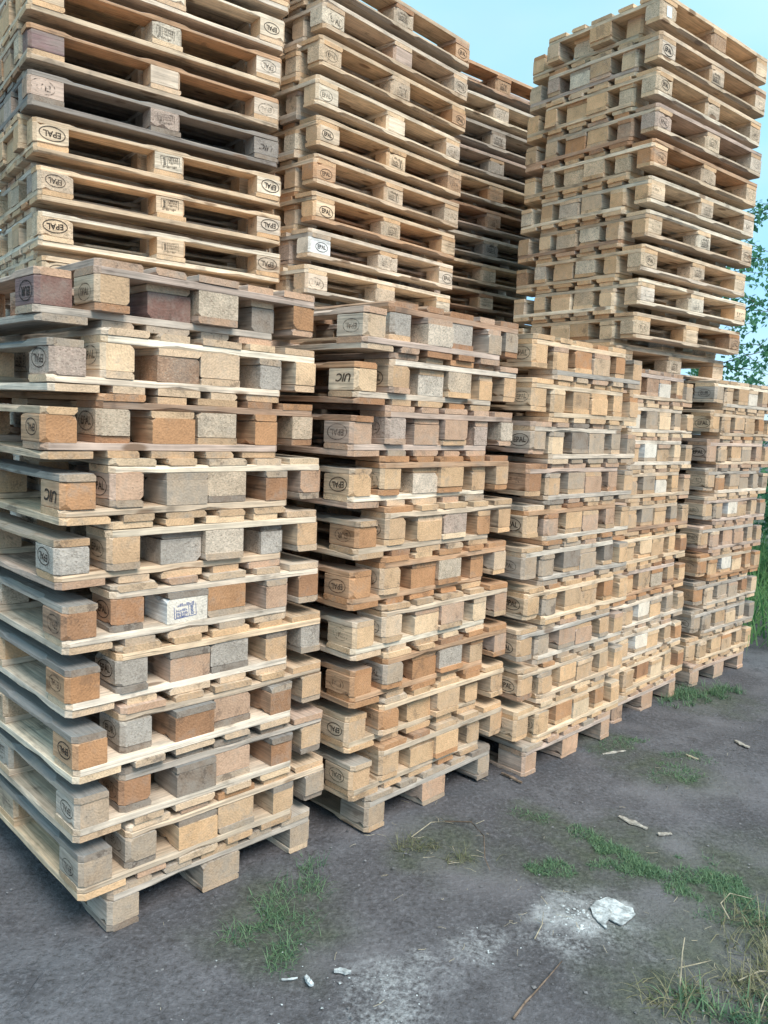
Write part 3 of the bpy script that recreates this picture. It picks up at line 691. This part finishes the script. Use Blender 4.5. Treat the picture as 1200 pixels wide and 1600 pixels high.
def low_stack(s):
    r = random.Random('low' + s); grp = 'hidden pallets low in the back stacks'
    nth = {'U1': 'nearest', 'U2': 'second', 'U3': 'third'}[s]
    def put(du, dv, z, inv):
        m = spot(s, du, dv, z - 2.024, True, r.uniform(-0.01, 0.01))
        o = link('wooden_pallet', MP); o.matrix_world = m @ (FLIP if inv else Matrix.Identity(4)); o.color = colour(r.choice(('tan', 'pink', 'grey')), r)
        tag(o, 'tan wooden pallet low in the back row, hidden behind the %s front stack' % nth, 'pallet', grp)
    put(0, 0.07, 0.0, False)
    sg = 1 if A_FRONT[s] else -1
    for k in range(10):
        d = 0.07
        put(0, d - sg * 0.075, 0.144 + 0.188 * k + 0.0005, True); put(0, d + sg * 0.075, 0.144 + 0.188 * k + 0.0445, False)
    put(0, 0.07, 2.024, False)
for s in ('U1', 'U2', 'U3'): low_stack(s)

# ------------------------------------------------------------------ weeds, litter, stones
def tint_mesh(name, V, F, tints, mat):
    me = mesh_of(name, V, F, mat)
    a = me.attributes.new('tint', 'FLOAT', 'FACE'); a.data.foreach_set('value', tints)
    return me
def blade(V, F, T, p, h, w, az, lean, r, tint, seg=3):
    d = Vector((math.cos(az), math.sin(az), 0)); sd = Vector((-d.y, d.x, 0)) * w
    k = len(V); pos = Vector(p); ang = lean * 0.35
    for i in range(seg + 1):
        f = i / seg; ww = (1 - f) ** 0.8
        V.append(tuple(pos - sd * ww)); V.append(tuple(pos + sd * ww))
        ang += lean * (0.45 + r.uniform(-0.1, 0.1))
        pos = pos + (d * math.sin(ang) + Vector((0, 0, 1)) * math.cos(ang)) * (h / seg)
        if pos.z < p[2] + 0.002: pos.z = p[2] + 0.002
    for i in range(seg):
        q = k + 2 * i; F.append((q, q + 1, q + 3, q + 2)); T.append(tint)
def patch(name, label, blobs, n, h, w, mat, seed, lean=(0.2, 1.1), tmin=0.0, tmax=1.0, edge=0.6):
    r = random.Random(seed); V, F, T = [], [], []
    tot = sum(b[2] * b[3] for b in blobs)
    for (bx, by, rx, ry, rot) in blobs:
        for i in range(int(n * rx * ry / tot)):
            a = r.uniform(0, 2 * math.pi); q = math.sqrt(r.random()) * (1 if r.random() < 0.8 else 1.4)
            lx, ly = q * rx * math.cos(a), q * ry * math.sin(a)
            x = bx + lx * math.cos(rot) - ly * math.sin(rot); y = by + lx * math.sin(rot) + ly * math.cos(rot)
            if mnoise.noise((x * 11, y * 11, seed)) < -0.12 + edge * (q - 0.6): continue
            blade(V, F, T, (x, y, gz(x, y) - 0.008), r.uniform(*h), r.uniform(*w), r.uniform(0, 6.283), r.uniform(*lean), r, r.uniform(tmin, tmax))
    o = link(name, tint_mesh(name, V, F, T, mat)); tag(o, label, 'grass', kind='stuff'); return o
patch('grass_patch', 'thin green grass tuft growing before the nearest front stack', [(-0.29, 2.36, 0.15, 0.12, 0.3), (-0.25, 2.52, 0.12, 0.10, 0.6), (-0.20, 2.66, 0.07, 0.09, 0.2), (-0.27, 2.22, 0.07, 0.08, 0)], 2300, (0.025, 0.075), (0.0009, 0.0017), MAT['grass'], 11, (0.5, 2.0))
patch('grass_strip', 'curving strip of low green grass across the dirt at right', [(0.68, 3.16, 0.12, 0.06, -0.6), (0.83, 3.05, 0.14, 0.06, -0.8), (0.98, 2.88, 0.15, 0.07, -0.9), (1.09, 2.72, 0.14, 0.07, -1.0), (1.16, 2.58, 0.12, 0.08, -1.1), (1.30, 2.66, 0.16, 0.06, -0.6), (0.9, 2.97, 0.2, 0.05, -0.85), (1.05, 2.80, 0.2, 0.05, -0.95), (1.28, 2.78, 0.22, 0.10, -0.7), (0.95, 2.80, 0.12, 0.06, 0.2)], 19000, (0.012, 0.045), (0.0010, 0.0020), MAT['grass'], 12, (0.6, 2.0), edge=0.9)
patch('grass_patch', 'low green grass patch left of the white plaster piece', [(0.70, 2.78, 0.15, 0.07, 0.3), (0.88, 2.82, 0.10, 0.05, 0.2)], 2800, (0.010, 0.038), (0.0009, 0.0018), MAT['grass'], 13, (0.6, 2.2), edge=1.0)
patch('grass_patch', 'low green grass patch before the third and fourth front stacks', [(1.46, 3.72, 0.20, 0.14, 0.5), (1.25, 4.0, 0.24, 0.10, 0.6), (1.62, 3.92, 0.16, 0.10, 0.2)], 5200, (0.010, 0.040), (0.0010, 0.0020), MAT['grass'], 14, (0.6, 2.2), edge=1.1)
patch('grass_patch', 'green grass round the feet of the fourth and farthest front stacks', [(2.0, 4.98, 0.26, 0.14, 0.7), (2.25, 5.10, 0.22, 0.12, 0.7)], 2400, (0.03, 0.09), (0.0015, 0.003), MAT['grass'], 15, (0.3, 1.3))
patch('dry_grass', 'straw-coloured and green grass clump in the near right corner', [(0.93, 2.17, 0.14, 0.10, 0.2), (1.14, 2.18, 0.14, 0.10, 0.2), (1.32, 2.42, 0.16, 0.16, 0.2), (1.22, 2.30, 0.10, 0.06, 0.0)], 1500, (0.04, 0.14), (0.0010, 0.0022), MAT['drygrass'], 16, (0.4, 2.0), tmin=0.0, tmax=0.8)
patch('dry_grass', 'greener weeds among the straw in the near right corner', [(0.97, 2.13, 0.10, 0.07, 0.2), (1.20, 2.10, 0.16, 0.09, 0.1), (1.36, 2.46, 0.10, 0.16, 0.2)], 900, (0.03, 0.09), (0.0018, 0.0036), MAT['grass'], 17, (0.3, 1.4))
patch('dry_grass', 'small withered weed tuft before the second front stack', [(0.18, 2.88, 0.10, 0.05, 0.3), (0.36, 2.80, 0.09, 0.04, 0.1)], 260, (0.03, 0.09), (0.0008, 0.0016), MAT['drygrass'], 18, (0.5, 1.8), tmin=0.0, tmax=0.55)

def tube(V, F, pts, radii, n=5):
    k0 = len(V); m = len(pts)
    for i, p in enumerate(pts):
        p = Vector(p); a = Vector(pts[max(0, i - 1)]); b = Vector(pts[min(m - 1, i + 1)])
        d = (b - a).normalized(); x = d.orthogonal().normalized(); y = d.cross(x)
        for j in range(n):
            t = 2 * math.pi * j / n
            V.append(tuple(p + (x * math.cos(t) + y * math.sin(t)) * radii[i]))
    for i in range(m - 1):
        for j in range(n):
            a = k0 + i * n + j; b = k0 + i * n + (j + 1) % n
            F.append((a, b, b + n, a + n))
    F.append(tuple(k0 + j for j in range(n - 1, -1, -1))); F.append(tuple(k0 + (m - 1) * n + j for j in range(n)))
def stalk(name, label, cat, pts, rad, mat, group=None, lift=0.006):
    V, F = [], []; n = len(pts)
    P = [(x, y, gz(x, y) + (q[0] if q else 0) + lift) for x, y, *q in pts]
    tube(V, F, P, [rad * (1 - 0.6 * i / (n - 1)) for i in range(n)])
    o = link(name, mesh_of(name, V, F, mat, True)); tag(o, label, cat, group); return o
stalk('twig', 'long thin brown twig lying at the bottom edge of the picture', 'twig', [(0.415, 2.02), (0.46, 2.085), (0.49, 2.12), (0.545, 2.19), (0.60, 2.262)], 0.0042, MAT['twig'])
stalk('twig', 'thin dark bent twig curving on the dirt before the second stack', 'twig', [(0.30, 3.05), (0.40, 3.02, 0.02), (0.44, 2.93, 0.015), (0.43, 2.80), (0.44, 2.72)], 0.003, MAT['twig'])
stalk('straw_stalk', 'pale straw lying beside the small withered weed tuft', 'straw', [(0.16, 2.90, 0.01), (0.24, 3.0, 0.02), (0.30, 3.05)], 0.0022, MAT['straw'])
stalk('straw_stalk', 'bright straw bent over at the edge of the grass strip', 'straw', [(1.20, 2.48, 0.03), (1.19, 2.53, 0.05), (1.24, 2.575, 0.06), (1.33, 2.60, 0.03)], 0.0028, MAT['straw'])
stalk('straw_stalk', 'upright broken straw stem in the near right grass clump', 'straw', [(0.92, 2.16), (0.925, 2.17, 0.06), (0.93, 2.185, 0.12), (0.935, 2.19, 0.165)], 0.0034, MAT['straw'], lift=-0.004)
stalk('straw_stalk', 'flat pale straw right of the broken upright stem', 'straw', [(0.955, 2.255, 0.01), (1.01, 2.265, 0.02), (1.07, 2.30, 0.01)], 0.0026, MAT['straw'])
stalk('straw_stalk', 'thin straw lying left of the white powder patch', 'straw', [(0.535, 2.36), (0.57, 2.42, 0.01), (0.59, 2.50)], 0.0020, MAT['straw'])
stalk('straw_stalk', 'long dry stem arching through the near right corner', 'straw', [(1.10, 2.06), (1.16, 2.14, 0.02), (1.24, 2.22, 0.03), (1.36, 2.27, 0.02)], 0.0022, MAT['straw'])
stalk('straw_stalk', 'dry stem lying flat along the near right edge', 'straw', [(1.12, 2.22, 0.01), (1.20, 2.26, 0.015), (1.30, 2.27, 0.01)], 0.0022, MAT['straw'])

def splinter(name, label, cat, a, b, w, t, mat, seed, rag=0.3):
    r = random.Random(seed); A, B = Vector((*a, 0)), Vector((*b, 0)); d = (B - A); L = d.length; d.normalize(); s = Vector((-d.y, d.x, 0))
    V = []; F = []; n = 6; w *= 0.78; t *= 0.7
    for i in range(n + 1):
        f = i / n; c = A + d * (L * f); ww = w * (0.35 + 0.65 * math.sin(math.pi * (0.12 + 0.76 * f))) * (1 + r.uniform(-rag, rag)); z = gz(c.x, c.y) + 0.001
        o = s * (w * 0.15 * math.sin(f * 4 + seed))
        for sy, zz in ((-1, 0), (1, 0), (0.85, t), (-0.85, t)):
            q = c + s * (sy * ww / 2) + o; V.append((q.x, q.y, z + zz * (1 + r.uniform(-rag, rag))))
    for i in range(n):
        for k in range(4): a0, b0 = i * 4 + k, i * 4 + (k + 1) % 4; F.append((a0, b0, b0 + 4, a0 + 4))
    F.append((3, 2, 1, 0)); F.append((n * 4, n * 4 + 1, n * 4 + 2, n * 4 + 3))
    o = link(name, mesh_of(name, V, F, mat)); tag(o, label, cat); return o
splinter('wood_splinter', 'pale narrow wood splinter lying before the third front stack', 'splinter', (1.155, 3.868), (1.285, 3.930), 0.020, 0.006, MAT['splinter'], 1)
splinter('wood_splinter', 'pale wood splinter lying alone at far right on the dirt', 'splinter', (1.968, 4.205), (2.005, 4.110), 0.034, 0.008, MAT['splinter'], 2)
splinter('wood_splinter', 'small dull wood splinter left of the far right splinter', 'splinter', (1.600, 3.935), (1.640, 3.880), 0.020, 0.006, MAT['straw'], 3)
splinter('wood_splinter', 'ragged grey-white wood shred behind the grass strip', 'splinter', (1.050, 3.215), (1.130, 3.110), 0.034, 0.008, MAT['splinter'], 4, 0.5)
splinter('wood_splinter', 'short pale wood shred beside the ragged grey-white shred', 'splinter', (1.165, 3.075), (1.225, 3.085), 0.022, 0.006, MAT['splinter'], 5, 0.5)
splinter('wood_splinter', 'short dark stick at the foot of the third front stack', 'splinter', (0.60, 3.56), (0.68, 3.47), 0.018, 0.012, MAT['twig'], 6)
splinter('plaster_chip', 'white oblong plaster chip lying right of its smaller twin', 'chip', (-0.087, 2.172), (-0.037, 2.174), 0.022, 0.012, MAT['plaster'], 7)
splinter('plaster_chip', 'white tilted plaster chip below the near grass tuft', 'chip', (-0.170, 2.142), (-0.143, 2.112), 0.020, 0.012, MAT['plaster'], 8)
splinter('plaster_chip', 'thin pale sliver left of the tilted plaster chip', 'chip', (-0.235, 2.128), (-0.190, 2.138), 0.007, 0.005, MAT['plaster'], 9)

def plaster_sheet():
    out = [(0.755, 2.540), (0.790, 2.580), (0.835, 2.605), (0.858, 2.590), (0.905, 2.552), (0.902, 2.518), (0.840, 2.452), (0.800, 2.480), (0.780, 2.428), (0.760, 2.470)]
    bm = bmesh.new(); r = random.Random(5)
    vs = [bm.verts.new((x, y, 0)) for x, y in out]
    f = bm.faces.new(vs)
    bmesh.ops.triangulate(bm, faces=[f]); bmesh.ops.subdivide_edges(bm, edges=bm.edges[:], cuts=7, use_grid_fill=True)
    for v in bm.verts:
        x, y = v.co.x, v.co.y
        n = mnoise.noise((x * 22, y * 22, 2)); m = mnoise.noise((x * 60, y * 60, 4))
        v.co.x += m * 0.005 + n * 0.006; v.co.y += mnoise.noise((x * 60, y * 60, 9)) * 0.006
        v.co.z = gz(x, y) + 0.004 + 0.0035 * n + 0.002 * m
    ret = bmesh.ops.extrude_face_region(bm, geom=bm.faces[:])
    for g in ret['geom']:
        if isinstance(g, bmesh.types.BMVert): g.co.z += 0.0035
    bmesh.ops.recalc_face_normals(bm, faces=bm.faces[:])
    me = bpy.data.meshes.new('plaster_sheet'); bm.to_mesh(me); bm.free(); me.materials.append(MAT['plaster'])
    tag(link('plaster_sheet', me), 'broken flat white plaster sheet lying in pale powder on the dirt', 'plaster')
plaster_sheet()

def scatter(name, label, cat, n, region, size, mat, seed, flat=0.6, clusters=None):
    r = random.Random(seed); V, F = [], []
    for i in range(n):
        if clusters:
            cx, cy, cr = r.choice(clusters); x, y = r.gauss(cx, cr), r.gauss(cy, cr)
        else:
            x, y = r.uniform(region[0], region[1]), r.uniform(region[2], region[3])
        s = size[0] + (size[1] - size[0]) * r.random() ** 4; z = gz(x, y) - 0.002 + s * 0.1; k = len(V); a = r.uniform(0, 6.28)
        for (px, py, pz) in ((1, 0, 0), (-1, 0, 0), (0, 1, 0), (0, -1, 0), (0, 0, 1), (0.3, 0.2, -1)):
            qx, qy, qz = px * s * r.uniform(0.6, 1.3), py * s * r.uniform(0.6, 1.2), pz * s * flat * r.uniform(0.6, 1.1)
            V.append((x + qx * math.cos(a) - qy * math.sin(a), y + qx * math.sin(a) + qy * math.cos(a), z + qz))
        for t in ((0, 2, 4), (2, 1, 4), (1, 3, 4), (3, 0, 4), (2, 0, 5), (1, 2, 5), (3, 1, 5), (0, 3, 5)): F.append(tuple(k + q for q in t))
    o = link(name, mesh_of(name, V, F, mat)); tag(o, label, cat, kind='stuff'); return o
scatter('gravel', 'fine grey grit and pebbles scattered over the dirt', 'gravel', 3600, (-1.4, 3.0, 1.6, 5.6), (0.0012, 0.008), MAT['stone'], 21)
scatter('plaster_crumbs', 'white plaster crumbs spilt around the broken sheet', 'crumbs', 420, None, (0.0008, 0.0055), MAT['plaster'], 22, 0.6, [(0.66, 2.50, 0.05), (0.70, 2.46, 0.06), (0.10, 2.16, 0.06), (0.36, 2.30, 0.05), (0.05, 2.05, 0.12), (-0.2, 2.05, 0.15)])
scatter('plaster_crumbs', 'coarse white plaster lumps heaped left of the broken sheet', 'crumbs', 200, None, (0.0015, 0.010), MAT['plaster'], 23, 0.5, [(0.745, 2.50, 0.022), (0.70, 2.505, 0.03), (0.665, 2.485, 0.03), (0.72, 2.45, 0.03)])
def litter():
    r = random.Random(31); V, F = [], []
    spots = [(0.3, 2.9, 0.18), (1.15, 2.25, 0.20), (1.05, 2.7, 0.3), (0.55, 2.45, 0.15), (1.5, 3.6, 0.5), (0.1, 2.5, 0.7)]
    for i in range(130):
        cx, cy, cr = r.choice(spots); x, y = r.gauss(cx, cr), r.gauss(cy, cr); a = r.uniform(0, 6.28); L = r.uniform(0.008, 0.05)
        p = [(x + math.cos(a) * L * f, y + math.sin(a) * L * f) for f in (0, 0.5, 1)]
        tube(V, F, [(px + r.uniform(-.003, .003), py, gz(px, py) + 0.004 + r.uniform(0, 0.006)) for px, py in p], [r.uniform(0.0004, 0.0010)] * 3, 3)
    tag(link('straw_litter', mesh_of('straw_litter', V, F, MAT['straw'])), 'scattered bits of dry straw lying on the dirt', 'straw', kind='stuff')
litter()

# ------------------------------------------------------------------ greenery behind the last stack
def tall_grass():
    r = random.Random(41); V, F, T = [], [], []
    for i in range(5200):
        x = r.uniform(2.72, 7.5); y = r.uniform(6.1, 11.0)
        if x < 2.9 + (y - 6.1) * 0.25: continue
        h = r.uniform(0.5, 0.95) * (1 + 0.10 * (y - 6.1))
        blade(V, F, T, (x, y, -0.02), h, r.uniform(0.004, 0.009), r.uniform(0, 6.28), r.uniform(0.3, 1.1), r, r.random(), 4)
    tag(link('tall_grass', tint_mesh('tall_grass', V, F, T, MAT['tallgrass'])), 'tall green grass growing behind the farthest front stack', 'grass', kind='stuff')
tall_grass()

def leaves(V, F, T, c, n, spread, size, r, tmin=0.0, tmax=1.0, droop=0.3):
    for i in range(n):
        d = Vector((r.gauss(0, 1), r.gauss(0, 1), r.gauss(0, 0.8))).normalized() * (spread * r.random() ** 0.5)
        p = c + d; s = size * r.uniform(0.6, 1.3)
        ax = Vector((r.uniform(-1, 1), r.uniform(-1, 1), r.uniform(-1, 0.4) * droop * 3)).normalized(); sd = ax.cross(Vector((r.uniform(-.5, .5), r.uniform(-.5, .5), 1))).normalized() * (s * 0.34)
        k = len(V)
        V += [tuple(p), tuple(p + ax * s * 0.5 + sd), tuple(p + ax * s), tuple(p + ax * s * 0.5 - sd)]
        F.append((k, k + 1, k + 2, k + 3)); T.append(r.uniform(tmin, tmax))
def shrub(name, label, cat, base, h, rad, n, seed, group=None):
    r = random.Random(seed); e = link(name, None); e.location = base; tag(e, label, cat, group)
    V, F, T = [], [], []; SV, SF = [], []
    for i in range(n):
        a = r.uniform(0, 6.28); q = r.random() ** 0.6 * rad; hh = h * r.uniform(0.45, 1.0) * (1 - 0.35 * (q / rad) ** 2)
        tip = Vector((q * math.cos(a), q * math.sin(a), hh)); mid = tip * 0.5 + Vector((0, 0, 0.1 * h))
        tube(SV, SF, [(0.2 * tip.x, 0.2 * tip.y, 0), tuple(mid), tuple(tip)], [0.012, 0.007, 0.003], 4)
        for f in (0.35, 0.55, 0.75, 0.9, 1.0):
            c = Vector((0, 0, 0)).lerp(mid, f * 2) if f < 0.5 else mid.lerp(tip, f * 2 - 1)
            leaves(V, F, T, c, 34, 0.20, 0.075, r, 0, 1)
    link('stems', mesh_of('stems', SV, SF, MAT['bark'], True), e)
    link('foliage', tint_mesh('foliage', V, F, T, MAT['leaf']), e)
shrub('shrub', 'leafy green shrub rising over the tall grass at right edge', 'shrub', (4.6, 8.6, -0.05), 1.75, 0.9, 26, 51)
shrub('shrub', 'broad green shrub farther back beyond the tall grass', 'shrub', (6.0, 10.6, -0.05), 1.9, 1.2, 30, 52)

def tree():
    r = random.Random(61); base = Vector((3.2, 8.3, -0.05))
    e = link('young_tree', None); e.location = base; tag(e, 'slender young tree with sparse leafy branches behind the upper right stack', 'tree')
    SV, SF = [], []; V, F, T = [], [], []
    H = 4.5
    trunk = [Vector((0.10 * math.sin(z * 1.3), 0.06 * math.cos(z * 1.7), z)) for z in [H * i / 9 for i in range(10)]]
    tube(SV, SF, [tuple(p) for p in trunk], [0.055 * (1 - 0.85 * i / 9) + 0.004 for i in range(10)], 7)
    for i in range(42):
        f = r.uniform(0.36, 0.86); idx = f * 9; k = int(min(8, idx)); p = trunk[k].lerp(trunk[k + 1], idx - k)
        a = r.uniform(0, 6.28); L = r.uniform(0.6, 1.25) * (1.2 - 0.4 * f); up = r.uniform(-0.1, 0.6)
        pts = [p]; d = Vector((math.cos(a), math.sin(a), up)).normalized()
        for q in range(6):
            d = (d + Vector((r.uniform(-.2, .2), r.uniform(-.2, .2), r.uniform(-.25, .10)))).normalized(); pts.append(pts[-1] + d * (L / 6))
        tube(SV, SF, [tuple(q) for q in pts], [0.009, 0.0075, 0.006, 0.005, 0.004, 0.003, 0.0018], 4)
        for j in range(2, 7):
            for _ in range(3):
                c = pts[j] + Vector((r.uniform(-.09, .09), r.uniform(-.09, .09), r.uniform(-.09, .04)))
                leaves(V, F, T, c, 7, 0.085, 0.058, r, 0, 1, 0.6)
    link('trunk', mesh_of('trunk', SV, SF, MAT['bark'], True), e)
    link('crown', tint_mesh('crown', V, F, T, MAT['leaf']), e)
tree()
